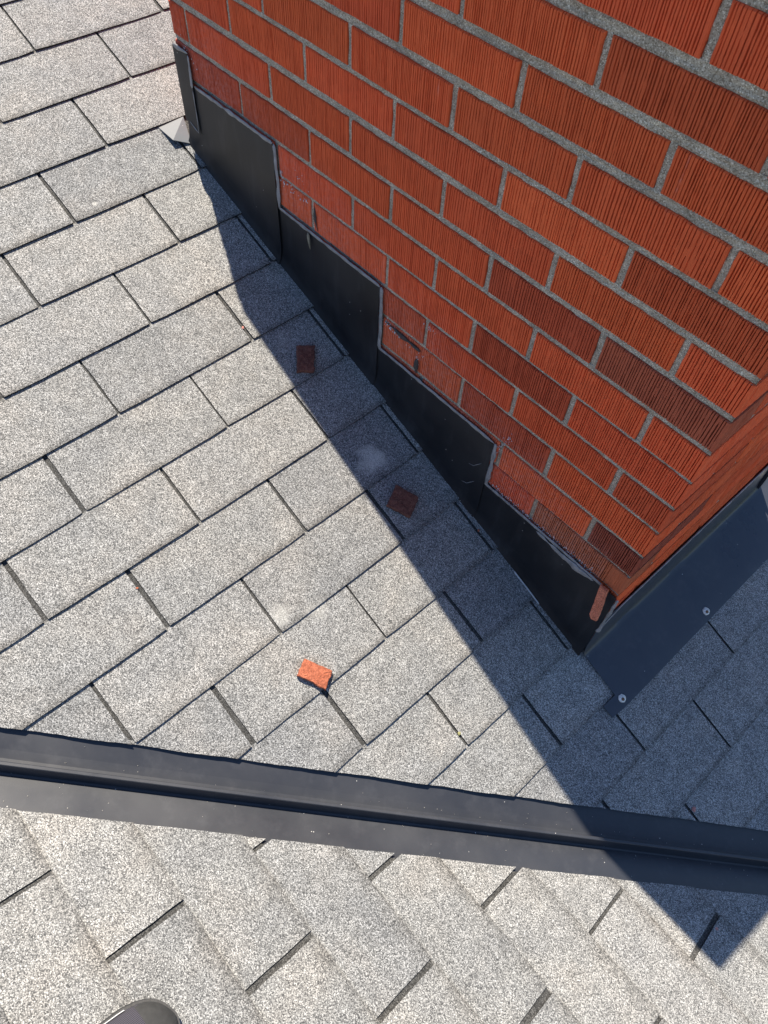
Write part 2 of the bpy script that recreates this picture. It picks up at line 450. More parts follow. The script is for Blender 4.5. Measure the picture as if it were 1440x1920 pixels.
def brick_mesh(name, L, Hh, D, seed, side=False, x_stop=None, depth=1.0):
    r = random.Random(seed)
    vs, fs = [], []
    def face(Lf, fx, xst=None, depth=depth):
        xs, kind, rows = grooved_face(Lf, Hh, r, xst, depth)
        n0 = len(vs); nc = len(xs)
        off = {c: r.uniform(-.0004, .0004) for c in range(nc)}
        act = {c: 1.0 for c in range(nc)}
        bow = r.uniform(-.0008, .0008)
        for ri, z in enumerate(rows):
            for c in range(nc):
                k = kind[c]; y = off[c]; x = xs[c]
                if k == 'e': y = .0016 + r.uniform(0, .0008)
                elif k == 'f': y += r.uniform(-.00025, .00025)
                else:
                    if r.random() < (.07 if act[c] > .5 else .45): act[c] = 0.0 if act[c] > .5 else 1.0
                    y += k * (act[c] * r.uniform(.7, 1.15) + .12)
                if ri in (0, len(rows) - 1): y = max(y, .0014 + r.uniform(0, .0008))
                y += bow * math.sin(math.pi * x / Lf)
                zz = z
                if ri in (0, len(rows) - 1): zz += (noise.noise(Vector((x * 40, ri, seed))) * .0011)
                if k not in ('e',): x += .0004 * noise.noise(Vector((x * 30, z * 20, seed))) + r.uniform(-.00018, .00018)
                if c == 0 or c == nc - 1: x += noise.noise(Vector((z * 60, c, seed + 9))) * .0009
                vs.append(fx(x, y, zz))
        for ri in range(len(rows) - 1):
            for c in range(nc - 1):
                a = n0 + ri * nc + c; fs.append((a, a + 1, a + nc + 1, a + nc))
        return n0, nc, len(rows)
    n0, nc, nr = face(L, lambda x, y, z: Vector((x - L / 2, y, z - Hh / 2)), x_stop)
    # returns (top, bottom, ends) going back into the wall
    def back(i):
        v = vs[i]; vs.append(Vector((v.x, D, v.z))); return len(vs) - 1
    def strip(idx, flip):
        bs = [back(i) for i in idx]
        for q in range(len(idx) - 1):
            f = (idx[q], bs[q], bs[q + 1], idx[q + 1]); fs.append(tuple(reversed(f)) if flip else f)
    step = max(1, nc // 24)
    bot = list(range(0, nc)); topr = [(nr - 1) * nc + c for c in range(nc)]
    strip(bot, True); strip(topr, False)
    strip([ri * nc for ri in range(nr)], False)
    if not side:
        strip([ri * nc + nc - 1 for ri in range(nr)], True)
    else:      # grooved end that shows on the neighbouring wall
        face(D, lambda u, y, z: Vector((L / 2 - y, u, z - Hh / 2)), None, .3)
    me = bpy.data.meshes.new(name); me.from_pydata([tuple(v) for v in vs], [], fs); me.materials.append(M_BRICK); me.update()
    return me
NL, NH = .205, .058
stretch = [brick_mesh('brick', NL, NH, .05, 100 + k) for k in range(12)]
halves = [brick_mesh('brick', .090, NH, .05, 300 + k) for k in range(4)]
shallow = [brick_mesh('brick', NL, NH, .05, 500 + k, depth=.3) for k in range(4)]; shallow_h = [brick_mesh('brick', .090, NH, .05, 560 + k, depth=.3) for k in range(2)]
beds, headsL, headsR = [], [], []
rb = random.Random(21)
def brick_color():
    u = rb.random()
    if u < .16: c = (.60, .098, .037)
    else: c = (.75, .124, .043)
    k = rb.uniform(.88, 1.1)
    return (c[0] * k, c[1] * k * rb.uniform(.92, 1.08), c[2] * k, 1)
def put_brick(me, center, rotz, scale, color=None):
    o = bpy.data.objects.new('brick', me); COL.objects.link(o); o.parent = chim
    o.location = Vector(center) - Vector(chim.location); o.rotation_euler = (0, rb.uniform(-.003, .003), rotz)
    o.scale = scale; o.color = color or brick_color()
    return o
HEADS = {11: [-.210], 10: [-.107, -.322, -.534], 9: [-.209, -.4255, -.639], 8: [-.098, -.3165, -.530, -.7445], 7: [-.2133, -.4255, -.644, -.857, -1.064], 6: [-.098, -.314, -.5295, -.744, -.958, -1.165, -1.214],
         5: [-.2068, -.420, -.642, -.853, -1.057], 4: [-.097, -.315, -.528, -.738], 3: [-.2157, -.43, -.643, -.854], 2: [-.101, -.318, -.533], 1: [-.219, -.432], 0: [-.103, -.317], -1: [-.216]}
far_v, far_f = [], []
row0 = 6     # BED index of joint k = 0
for bi in range(len(BED) - 1):
    k = bi - row0
    zb, zt = BED[bi][0] + BED[bi][1] / 2, BED[bi + 1][0] - BED[bi + 1][1] / 2
    hh = zt - zb; zc = (zb + zt) / 2
    even = (k % 2 == 0)
    heads = list(HEADS.get(k, []))
    if not heads: heads = [-.098 if even else -.2125]
    while heads[-1] > XL + .24: heads.append(heads[-1] - .2145 + rb.uniform(-.004, .004))
    heads = [h for h in heads if h > XL + .03]
    edges = [0.0] + heads + [XL]
    headsL += [(h_, zb, zt) for h_ in heads]
    # corner brick shared by the left wall and the lower wall
    for e in range(len(edges) - 1):
        x1, x0 = edges[e], edges[e + 1]
        thin = (k == 6 and e in (5, 6))
        jw = .0098 + rb.uniform(-.0015, .0022)
        xr = x1 - (0 if e == 0 else jw / 2 * (.25 if (k == 6 and e == 6) else 1)); xl = x0 + (0 if e == len(edges) - 2 else jw / 2 * (.25 if (k == 6 and e == 5) else 1))
        L = xr - xl; xc = (xl + xr) / 2
        if zt < Z0 - .4075 * xl - .03: continue            # buried in the roof
        if e == 0:
            D = .205 if L < .15 else .092
            me = brick_mesh('brick', L, hh, D, 900 + bi, side=True, x_stop=(L - .036 if k == -1 else None))
            col = None
            if k == 0: col = (.30, .070, .042, 1)
            if k == -1: col = (.46, .125, .058, 1)
            if k == 5: col = (.42, .100, .052, 1)
            put_brick(me, (xc, rb.uniform(-.0006, .0004), zc), 0, (1, 1, 1), col)
        else:
            src = rb.choice(stretch) if L > .15 else rb.choice(halves)
            nl = NL if L > .15 else .090
            col = None
            if k == 5 and e == 1: col = (.50, .085, .036, 1)
            if (k, e) in ((1, 1), (3, 1)): col = (.50, .085, .036, 1)
            o = put_brick(src, (xc, rb.uniform(-.0012, .0008), zc), 0, (L / nl * (1 if rb.random() < .5 else -1) if False else L / nl, 1, hh / NH), col)
    # lower wall (plane x = 0)
    y = (.205 if even else .092) ; y0 = y + .0105; headsR.append((y + .005, zb, zt))
    while y0 < DEPTH - .02:
        y1 = min(y0 + .2035, DEPTH)
        if DEPTH - y1 < .03: y1 = DEPTH
        L = y1 - y0
        if zt > Z0 - .03:
            src = rb.choice(shallow) if L > .15 else rb.choice(shallow_h); nl = NL if L > .15 else .090
            put_brick(src, (rb.uniform(-.0005, .001), (y0 + y1) / 2, zc), math.pi / 2, (L / nl, 1, hh / NH))
        y0 = y1 + .0105
        if y1 < DEPTH - .03: headsR.append((y1 + .005, zb, zt))
    # the two walls turned away from the photograph, joined
    def farbox(a, b_):
        n0 = len(far_v); (ax, ay), (bx, by) = a, b_
        for z in (zb, zt):
            far_v.extend([(ax, ay, z), (bx, ay, z), (bx, by, z), (ax, by, z)])
        for f in ((0, 3, 2, 1), (4, 5, 6, 7), (0, 1, 5, 4), (1, 2, 6, 5), (2, 3, 7, 6), (3, 0, 4, 7)): far_f.append(tuple(q + n0 for q in f))
    y0 = .052 if even else .11
    while y0 < DEPTH - .06:
        y1 = min(y0 + .203, DEPTH - .06)
        if y1 - y0 > .03: farbox((XL, y0), (XL + .05, y1))
        y0 = y1 + .0105
    x0 = XL
    while x0 < -.06:
        x1 = min(x0 + (.203 if (x0 > XL or even) else .095), -.055)
        if x1 - x0 > .03: farbox((x0, DEPTH - .05), (x1, DEPTH))
        x0 = x1 + .0105
fo = obj('brick_courses', far_v, far_f, M_BRICK, chim, kind='stuff'); fo.color = (.71, .118, .042, 1)
# mortar: every bed and head joint an uneven tooled strip, on a core set well behind the brick faces
def joint_strip(P, n_, t_half, seed, vs, fs, dep0=.0026):
    """P(u01, across, depth) -> point"""
    rows_ = [(-1.35, .009), (-1.05, .0036), (-.55, .0026), (0, .0030), (.55, .0024), (1.05, .0032), (1.35, .009)]
    n0 = len(vs)
    for a in range(n_ + 1):
        u = a / n_
        for q, (w, dp) in enumerate(rows_):
            j1 = noise.noise(Vector((u * n_ * .22, q * .4, seed))); j2 = noise.noise(Vector((u * n_ * .7, q * 1.3, seed + 31)))
            d = dp + dep0 - .0026 + .0011 * j1 + .0008 * j2
            if q in (0, 6): d = dp
            vs.append(P(u, w * t_half + (.0006 * j2 if q in (1, 5) else 0), max(.0006, d)))
    m = len(rows_)
    for a in range(n_):
        for q in range(m - 1):
            i_ = n0 + a * m + q; fs.append((i_, i_ + 1, i_ + m + 1, i_ + m))
vs, fs = [], []
for bi, (zc, tt) in enumerate(BED):
    if zc < -.36: continue
    joint_strip(lambda u, w, d: Vector((XL + .002 + (-XL - .003) * u, d, zc + w)), 200, tt / 2, bi * 3.1, vs, fs)
    joint_strip(lambda u, w, d: Vector((-d, .001 + (DEPTH - .003) * u, zc + w)), 100, tt / 2, bi * 3.1 + 50, vs, fs, .0020)
for q, (hx, zb, zt) in enumerate(headsL):
    joint_strip(lambda u, w, d: Vector((hx + w, d + .0006, zb - .001 + (zt - zb + .002) * u)), 10, .0049, q * 1.7 + 200, vs, fs)
for q, (hy, zb, zt) in enumerate(headsR):
    joint_strip(lambda u, w, d: Vector((-d - .0006, hy + w, zb - .001 + (zt - zb + .002) * u)), 10, .0049, q * 1.7 + 400, vs, fs)
n0 = len(vs)
for z in (-.40, .883): vs += [Vector(v) for v in ((XL + .008, .0085, z), (-.0085, .0085, z), (-.0085, DEPTH - .005, z), (XL + .008, DEPTH - .005, z))]
fs += [tuple(q + n0 for q in f) for f in ((4, 5, 6, 7), (0, 1, 5, 4), (1, 2, 6, 5), (2, 3, 7, 6), (3, 0, 4, 7))]
mo = obj('mortar', vs, fs, M_MORT, chim, smooth=False); recalc(mo)
def box(name, lo, hi, material, parent, bev=.004):
    bm = bmesh.new(); bmesh.ops.create_cube(bm, size=1)
    c = (Vector(lo) + Vector(hi)) / 2; d = Vector(hi) - Vector(lo)
    for v in bm.verts: v.co = Vector((v.co.x * d.x, v.co.y * d.y, v.co.z * d.z))
    bmesh.ops.bevel(bm, geom=list(bm.edges), offset=bev, segments=2, affect='EDGES')
    me = bpy.data.meshes.new(name); bm.to_mesh(me); bm.free(); me.materials.append(material)
    o = bpy.data.objects.new(name, me); COL.objects.link(o); o.parent = parent; o.location = c - (wloc(parent) if parent else Vector())
    return o
box('crown', (XL + .001, .001, .878), (-.001, DEPTH - .001, TOPZ), M_CONC, chim)

# ------------------------------------------------------------------ step flashing on the left wall
def zroof(x): return Z0 - .4075 * x
def sweep(pts, rads, flat=1.0, nrm=Vector((0, -1, 0)), seg=8, seed=0, amp=.25):
    """irregular bead along a polyline"""
    P = [Vector(p) for p in pts]; out = []
    # resample
    path = []
    for i in range(len(P) - 1):
        L = (P[i + 1] - P[i]).length; n = max(1, int(L / .005))
        for k in range(n): path.append((P[i].lerp(P[i + 1], k / n), rads[i] + (rads[i + 1] - rads[i]) * k / n))
    path.append((P[-1], rads[-1]))
    vs, fs = [], []
    for i, (c, r) in enumerate(path):
        t = (path[min(i + 1, len(path) - 1)][0] - path[max(i - 1, 0)][0]).normalized()
        s = t.cross(nrm).normalized()
        k = 1 + amp * noise.noise(Vector((i * .23, seed, 0))) * 2 + amp * .6 * noise.noise(Vector((i * .9, seed, 7)))
        k = max(.35, k)
        if i in (0, len(path) - 1): k *= .3
        j = noise.noise(Vector((i * .17, seed, 20))) * r * .35
        for q in range(seg):
            a = 2 * math.pi * q / seg
            vs.append(c + s * (math.cos(a) * r * k + j) + nrm * (math.sin(a) * r * k * flat))
    for i in range(len(path) - 1):
        for q in range(seg):
            a = i * seg + q; b = i * seg + (q + 1) % seg
            fs.append((a, b, b + seg, a + seg))
    fs.append(tuple(range(seg - 1, -1, -1))); m0 = (len(path) - 1) * seg; fs.append(tuple(range(m0, m0 + seg)))
    return vs, fs
def flash_piece(x0, x1, ztop, ylo, yhi, seed, zbot=None):
    """sheet from ztop down to the roof between x0 and x1 with a flared foot"""
    nx = 14; vs, fs = [], []
    prof_ = [(None, 0.0, 0), (.75, .0004, 0), (.5, .0008, 0), (.30, .0006, 0), (.20, 0, 0)]
    cols = []
    for a in range(nx + 1):
        x = x0 + (x1 - x0) * a / nx; zr = zroof(x)
        y = -(ylo + (yhi - ylo) * a / nx)
        col = []
        zt_ = ztop + .0015 * noise.noise(Vector((x * 14, seed, 1)))
        if zbot is None:
            foot = [(.040, 0), (.028, .0008), (.018, .0022), (.010, .0046), (.004, .0080), (-.003, .0105), (-.008, .018)]
            zs = [zt_, zt_ - (zt_ - zr - .04) * .33, zt_ - (zt_ - zr - .04) * .66]
            pts = [(z, 0) for z in zs] + [(zr + h_, o_) for h_, o_ in foot]
        else:
            zbx = zbot(x); pts = [(zt_ + (zbx - zt_) * q / 5, 0) for q in range(6)]
        for z, o_ in pts:
            wob = .0011 * noise.noise(Vector((x * 7, z * 7, seed))) + .0005 * noise.noise(Vector((x * 23, z * 19, seed)))
            col.append((x, y - o_ + wob, z))
        cols.append(col)
    m = len(cols[0])
    for c in cols: vs += c
    for a in range(nx):
        for q in range(m - 1):
            i = a * m + q; fs.append((i, i + 1, i + m + 1, i + m))
    return vs, fs
pieces = [(XL - .001, -1.214, .392, .0075, .0075), (XL, -.957, .331, .0045, .0065), (-.975, -.652, .199, .0035, .0062), (-.672, -.330, .050, .0035, .0062), (-.350, .002, -.074, .0035, .0062)]
FLAB = ['narrow black flashing strip wrapped on the upper left chimney corner', 'uppermost wide black step flashing sheet, beside the folded grey metal corner', 'black step flashing sheet second from the top, below four visible brick courses',
        'black step flashing sheet third from the top, with a gouged brick joint above', 'lowest black step flashing sheet, ending at the chimney corner with the orange brick sliver']
FLAB[2] = 'second wide black step flashing sheet down from the top'
FLAB[3] = 'third wide black step flashing sheet down, with stray caulk hairs at its lower end'
for idx, (x0, x1, zt, ya, yb) in enumerate(pieces):
    zb = (lambda x: .248 - .25 * (x - XL)) if idx == 0 else None
    vs, fs = flash_piece(x0, x1, zt, ya, yb, idx * 3.3, zb)
    root = empty('step_flashing', (x1, -.005, zroof(x1)))
    tag(root, FLAB[idx], 'flashing', 'step flashing up the left chimney wall')
    o = obj('sheet', vs, fs, M_METAL, root, smooth=True); recalc(o)
    if sum(p.normal.y for p in o.data.polygons) > 0: o.data.flip_normals()
    md = o.modifiers.new('thickness', 'SOLIDIFY'); md.thickness = .0009; md.offset = -1; es = o.modifiers.new('crisp edges', 'EDGE_SPLIT'); es.split_angle = math.radians(40)
    # sealant beads along the top and down the exposed right edge
    zn = {0: .331, 1: .199, 2: .050, 3: -.074, 4: None}[idx]
    xs_top = x0 + (.003 if idx < 2 else .018)
    if idx == 1: xs_top = -1.212
    tp = [(xs_top, -ya - .0004, zt + .0025), ((xs_top + x1) / 2, -(ya + yb) / 2, zt + .003), (x1, -yb + .001, zt + .0025)]
    if idx == 4: tp[-1] = (x1 - .03, -yb + .001, zt + .001)
    bv, bf = sweep(tp, [.0036, .0040, .0040], .35, seed=idx * 5 + 1, amp=.35)
    obj('sealant_bead', bv, bf, M_CAULK, root, smooth=True)
    if idx in (1, 2, 3):
        tp = [(x1 + .003, -yb + .002, zt + .003), (x1 + .005, -yb + .002, (zt + zn) / 2), (x1 + .003, -yb + .002, zn + .002)]
        bv, bf = sweep(tp, [.0046, .0050, .0052], .35, seed=idx * 5 + 2, amp=.28)
        obj('sealant_bead', bv, bf, M_CAULK, root, smooth=True)
    if idx == 0:
        tp = [(x1 + .002, -.0075, zt), (x1 + .001, -.008, .36), (x1 - .002, -.008, .330)]
        bv, bf = sweep(tp, [.0035, .0030, .0045], .5, seed=77, amp=.4); obj('sealant_bead', bv, bf, M_CAULK, root, smooth=True)
        tp = [(x1 - .001, -.0083, .325), (x1 - .002, -.0085, .262), (x1 - .006, -.0085, .238), (x1 - .035, -.0085, .250)]
        bv, bf = sweep(tp, [.0012, .0010, .0014, .0008], .5, seed=78, amp=.4); obj('sealant_bead', bv, bf, M_CAULK, root, smooth=True)
    if idx == 4:
        # pulled sealant skin and the bare strip of metal at the foot
        tp = [(-.19, -.0065, -.077), (-.13, -.007, -.082), (-.085, -.0075, -.081), (-.05, -.007, -.077)]
        bv, bf = sweep(tp, [.003, .0065, .008, .003], .25, seed=91, amp=.7); obj('sealant_smear', bv, bf, M_CAULK, root, smooth=True)
        tp = [(-.20, -.0165, zroof(-.20) + .0035), (-.12, -.0165, zroof(-.12) + .0035)]
        bv, bf = sweep(tp, [.0016, .0016], .4, nrm=up1, seed=5, amp=.1); obj('bare_edge', bv, bf, M_BARE, root)
    if idx == 3:
        tp = [(-.60, -.0065, .058), (-.56, -.007, .054)]
        for q, (hx, hz) in enumerate([(-.345, -.02), (-.352, -.085)]):
            tp = [(hx, -.008, hz), (hx - .012, -.016, hz - .012), (hx - .022, -.020, hz - .010)]
            bv, bf = sweep(tp, [.0005, .0004, .0003], 1, seed=q, seg=5, amp=.1); obj('sealant_hair', bv, bf, M_CAULK, root)
    if idx == 2:
        tp = [(-.86, -.0075, .200), (-.855, -.0095, .180), (-.853, -.009, .166)]
        bv, bf = sweep(tp, [.0032, .0026, .0012], .6, seed=12, amp=.3); obj('sealant_drip', bv, bf, plain('tan sealant', (.22, .20, .15), .7, 120, .3), root, smooth=True)

# sealer smeared and crumbs stuck on the bricks beside the flashing steps (one part of the chimney)
rs = random.Random(5)
vs, fs = [], []
def fleck(c, rx, rz, d, n=7):
    n0 = len(vs); ph = rs.uniform(0, 6)
    for q in range(n):
        a = 2 * math.pi * q / n + ph; k = rs.uniform(.5, 1.2)
        vs.append((c[0] + math.cos(a) * rx * k, c[1] + .0006, c[2] + math.sin(a) * rz * k))
    vs.append((c[0], c[1] - d, c[2])); t_ = len(vs) - 1
    for q in range(n): fs.append((n0 + q, n0 + (q + 1) % n, t_))
def smear(x0, z0, x1, z1, n, w, size):
    for _ in range(n):
        u = rs.random(); fleck((x0 + (x1 - x0) * u + rs.gauss(0, w), -.0012, z0 + (z1 - z0) * u + rs.gauss(0, w)), rs.uniform(.3, 1) * size, rs.uniform(.4, 1.5) * size, rs.uniform(.0004, .0014))
smear(-.93, .262, -.86, .258, 16, .003, .0018); smear(-.945, .285, -.935, .255, 14, .003, .0020); smear(-.90, .30, -.86, .285, 8, .010, .0014)
smear(-.645, .125, -.60, .118, 22, .0035, .0024); smear(-.64, .13, -.53, .112, 26, .004, .0017); smear(-.545, .105, -.545, .065, 18, .003, .0017)
smear(-.545, .197, -.51, .190, 14, .003, .0022)
smear(-.318, -.066, -.20, -.066, 70, .0045, .0016); smear(-.20, -.066, -.06, -.066, 70, .004, .0015); smear(-.325, .03, -.30, .10, 30, .004, .0014)
smear(-1.19, .36, -1.25, .42, 12, .008, .0016)
so_ = obj('sealer_residue', vs, fs, M_RESID, chim, kind='stuff')
# dark torn sealant in the gouged joints
for tp, rd in (([(-.640, -.001, .128), (-.59, -.002, .124), (-.54, -.001, .121)], [.003, .0065, .004]), ([(-.546, -.001, .098), (-.546, -.002, .075), (-.545, -.001, .060)], [.003, .005, .003]), ([(-.845, 0, .262), (-.842, -.002, .235), (-.838, 0, .212)], [.0015, .0036, .002])):
    bv, bf = sweep(tp, rd, .5, seed=rd[1] * 999, amp=.5); obj('torn_sealant', bv, bf, plain('dark torn sealant', (.055, .045, .042), .75, 150, .5), chim, smooth=True)

# ------------------------------------------------------------------ apron flashing below the chimney
apr = empty('apron_flashing', (0, DEPTH / 2, Z0))
tag(apr, 'broad dark apron flashing sheet folded onto the shingles at the chimney foot', 'flashing')
vs, fs = [], []
ys = [-.0062] + [DEPTH * k / 24 for k in range(1, 25)] + [DEPTH + .05]
SB = .140
pr = [('u', .150), ('u', .11), ('u', .07), ('u', .040), ('u', .022), ('u', .012), ('u', .006), ('f', .010), ('f', .018), ('f', .035), ('f', .070), ('f', .105), ('f', .128), ('f', SB)]
for y in ys:
    for kd, v in pr:
        w = noise.noise(Vector((y * 5, v * 8, 4))) * .0016
        if kd == 'u':
            bend = .0035 + (.006 * (1 - v / .04) ** 2 if v < .04 else 0)
            vs.append(Vector((bend + w * .6, y, Z0 + v)))
        else:
            hgt = .0062 if v < .11 else .0062
            if v == SB: hgt = .0050
            vs.append(R1(y, v + .002, hgt + abs(w)))
m = len(pr)
for a in range(len(ys) - 1):
    for q in range(m - 1):
        if a == len(ys) - 2 and pr[q][0] == 'u' and pr[q + 1][0] == 'u': continue
        i = a * m + q; fs.append((i, i + m, i + m + 1, i + 1))
o = obj('sheet', vs, fs, M_APRON, apr, smooth=True); recalc(o)
if sum(p.normal.z for p in o.data.polygons) < 0: o.data.flip_normals()
md = o.modifiers.new('thickness', 'SOLIDIFY'); md.thickness = .0009; md.offset = -1; es = o.modifiers.new('crisp edges', 'EDGE_SPLIT'); es.split_angle = math.radians(40)
# tongue that pokes out from under the shingle at the left end
vs = [R1(a, s, h) for a, s, h in ((-.0062, .1095, .0064), (-.043, .1095, .0046), (-.041, .139, .0044), (-.0062, .1415, .0058))]
vs += [v - up1 * .001 for v in vs]
fs = [(0, 1, 2, 3), (7, 6, 5, 4), (0, 4, 5, 1), (1, 5, 6, 2), (2, 6, 7, 3), (3, 7, 4, 0)]
o = obj('end_tongue', vs, fs, M_APRON, apr); recalc(o)
bv, bf = sweep([(.004, .002, Z0 + .11), (.0052, .05, Z0 + .151), (.0052, .3, Z0 + .152), (.0052, DEPTH - .01, Z0 + .151)], [.003, .0028, .0030, .0028], .6, nrm=Vector((1, 0, 0)), seed=40, amp=.3)
obj('sealant_bead', bv, bf, M_CAULK, apr, smooth=True)
bv, bf = sweep([(.004, -.003, Z0 + .238), (.005, -.004, Z0 + .17), (.005, -.004, Z0 + .105)], [.0045, .0030, .0040], .6, nrm=Vector((.7, -.7, 0)), seed=41, amp=.35)
obj('sealant_bead', bv, bf, M_CAULK, apr, smooth=True)
def screw(y, s, lab):
    root = empty('roof_screw', R1(y, s, .007))
    tag(root, lab, 'screw', 'screws in the apron flashing')
    bm = bmesh.new(); r_ = random.Random(int(y * 1000) + 5)
    vs, fs = [], []
    N = 18; rings = [(.0088, .0), (.0084, .0014), (.0062, .0026), (.0040, .0030)]
    for rad, h_ in rings:
        for q in range(N):
            a = 2 * math.pi * q / N; k = 1 + .14 * noise.noise(Vector((math.cos(a) * 2, math.sin(a) * 2, y * 9)))
            vs.append(R1(y + math.cos(a) * rad * k, s + math.sin(a) * rad * k, .0068 + h_ + r_.uniform(-.0002, .0002)))
    for b in range(len(rings) - 1):
        for q in range(N): fs.append((b * N + q, b * N + (q + 1) % N, (b + 1) * N + (q + 1) % N, (b + 1) * N + q))
    fs.append(tuple((len(rings) - 1) * N + q for q in range(N)))
    o = obj('washer', vs, fs, M_SCREW, root, smooth=True); recalc(o)
    vs, fs = [], []
    for h_, rad in ((.0028, .0036), (.0046, .0034), (.0050, .0026)):
        for q in range(6):
            a = 2 * math.pi * q / 6; vs.append(R1(y - .0015 + math.cos(a) * rad, s + .0012 + math.sin(a) * rad, .0068 + h_))
    for b in range(2):
        for q in range(6): fs.append((b * 6 + q, b * 6 + (q + 1) % 6, (b + 1) * 6 + (q + 1) % 6, (b + 1) * 6 + q))
    fs.append((12, 13, 14, 15, 16, 17))
    o = obj('screw_head', vs, fs, M_RUST, root); recalc(o)
screw(.303, .1235, 'white crusted screw halfway along the apron flashing edge')
screw(.002, .1245, 'white crusted screw on the corner tongue of the apron flashing')
# flashing upstand on the far side of the chimney, seen edge-on past the corner
side = obj('side_flashing', [(.012, DEPTH + .004, Z0 - .004), (-.32, DEPTH + .004, zroof(-.32)), (-.32, DEPTH + .004, zroof(-.32) + .12), (.012, DEPTH + .004, Z0 + .135),
                             (.012, DEPTH + .016, Z0 - .004), (-.32, DEPTH + .016, zroof(-.32)), (-.32, DEPTH + .007, zroof(-.32) + .12), (.012, DEPTH + .007, Z0 + .135)],
           [(0, 1, 2, 3), (7, 6, 5, 4), (0, 4, 5, 1), (1, 5, 6, 2), (2, 6, 7, 3), (3, 7, 4, 0)], M_VALLEY)
recalc(side); tag(side, 'grey flashing edge on the far side of the chimney at the right border', 'flashing')

# ------------------------------------------------------------------ folded corner piece at the upper chimney corner
A = R1(-.047, -1.4265, -.0008); Bp = R1(.016, -1.4265, .0015); Dp = R1(-.044, -1.3765, .0125); Cp = R1(-.0085, -1.3600, .0030)
kv = [A, Bp, Cp, Dp]; kf = [(0, 3, 1), (1, 3, 2)]
A2 = R1(-.052, -1.442, -.0020); B2 = R1(.010, -1.442, -.0015); kv += [A2, B2]; kf += [(4, 0, 1, 5)]
bm = bmesh.new()
bv_ = [bm.verts.new(v) for v in kv]
for f in kf: bm.faces.new([bv_[q] for q in f])
bmesh.ops.recalc_face_normals(bm, faces=bm.faces)
if sum(f.normal.z for f in bm.faces) < 0: bmesh.ops.reverse_faces(bm, faces=bm.faces)
c = sum(kv, Vector()) / len(kv)
for v in bm.verts: v.co -= c
me = bpy.data.meshes.new('corner_flashing'); bm.to_mesh(me); bm.free(); me.materials.append(M_GALV)
ko = bpy.data.objects.new('corner_flashing', me); COL.objects.link(ko); ko.location = c
md = ko.modifiers.new('thickness', 'SOLIDIFY'); md.thickness = .0012; md.offset = -1
tag(ko, 'small folded light grey metal flap on the shingles at the upper chimney corner', 'flashing')

# ------------------------------------------------------------------ brick fragments
def chip(outline, frame, th, material, name, label, seed, h0=.0015, tilt=(0, 0), jt=.0011, group='loose brick fragments on the roof'):
    """outline: list of (a, s) corners; worn slab with broken edges"""
    r_ = random.Random(seed); pts = []
    n = len(outline)
    for i in range(n):
        a, b = outline[i], outline[(i + 1) % n]
        L = math.hypot(b[0] - a[0], b[1] - a[1]); k = max(2, int(L / .005))
        for q in range(k):
            u = q / k; jit = jt if q else .0
            cx = a[0] + (b[0] - a[0]) * u + r_.gauss(0, jit * .6); cy = a[1] + (b[1] - a[1]) * u + r_.gauss(0, jit * .6)
            pts.append((cx, cy))
    ca = sum(p[0] for p in pts) / len(pts); cs = sum(p[1] for p in pts) / len(pts)
    N = len(pts); vs, fs = [], []
    for sc, h_ in ((.97, 0), (1.0, th * .35), (.985, th * .85), (.93, th), (.5, th * 1.06)):
        for (a, s) in pts:
            jj = r_.uniform(-.0006, .0006)
            aa, ss = ca + (a - ca) * sc, cs + (s - cs) * sc
            vs.append(frame(aa, ss, h0 + h_ + jj + (aa - ca) * tilt[0] + (ss - cs) * tilt[1]))
    for b in range(4):
        for q in range(N): fs.append((b * N + q, b * N + (q + 1) % N, (b + 1) * N + (q + 1) % N, (b + 1) * N + q))
    fs.append(tuple(4 * N + q for q in range(N))); fs.append(tuple(range(N - 1, -1, -1)))
    o = obj(name, vs, fs, material); recalc(o)
    tag(o, label, 'brick chip', group); return o
def xy(l): return [(y, x / ct) for x, y in l]
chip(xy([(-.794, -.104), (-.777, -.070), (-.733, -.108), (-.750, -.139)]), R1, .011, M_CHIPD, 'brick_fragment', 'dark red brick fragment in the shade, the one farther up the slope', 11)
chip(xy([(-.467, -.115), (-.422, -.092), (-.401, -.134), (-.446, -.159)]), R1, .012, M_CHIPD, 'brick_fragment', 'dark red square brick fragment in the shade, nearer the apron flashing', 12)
chip(xy([(-.316, -.474), (-.270, -.447), (-.252, -.478), (-.266, -.4855), (-.276, -.4885), (-.301, -.504)]), R1, .012, M_CHIP, 'brick_fragment', 'bright orange brick fragment lying in full sun on the shingles', 13)
def crumb(P, n, r, material, label, seed):
    r_ = random.Random(seed); bm = bmesh.new(); bmesh.ops.create_icosphere(bm, subdivisions=1, radius=r)
    for v in bm.verts: v.co = Vector((v.co.x * r_.uniform(.7, 1.4), v.co.y * r_.uniform(.6, 1.2), v.co.z * r_.uniform(.5, .8)))
    me = bpy.data.meshes.new('brick_crumb'); bm.to_mesh(me); bm.free(); me.materials.append(material)
    o = bpy.data.objects.new('brick_crumb', me); COL.objects.link(o); o.location = P + n * r * .55
    o.rotation_euler = (n.y * -.9, n.x * .9, r_.uniform(0, 6))
    tag(o, label, 'brick crumb', 'tiny brick crumbs'); return o
def onR1(x, y, h=0): return R1(y, x / ct, h)
def onR2(x, y, h=0): return R2(x, (y - Q.y) / cp, h)
crumb(onR1(-.303, -.024), up1, .0032, M_CHIP, 'tiny orange crumb beside the lower step flashing', 1)
crumb(onR1(.358, -.019, -.002), up1, .0055, M_PINK, 'tiny pink crumb in a shaded shingle slot just above the valley', 2)
crumb(onR2(.509, -.172, -.002), up2, .0045, M_PINK, 'tiny pink crumb in the shaded slot below the valley', 3)
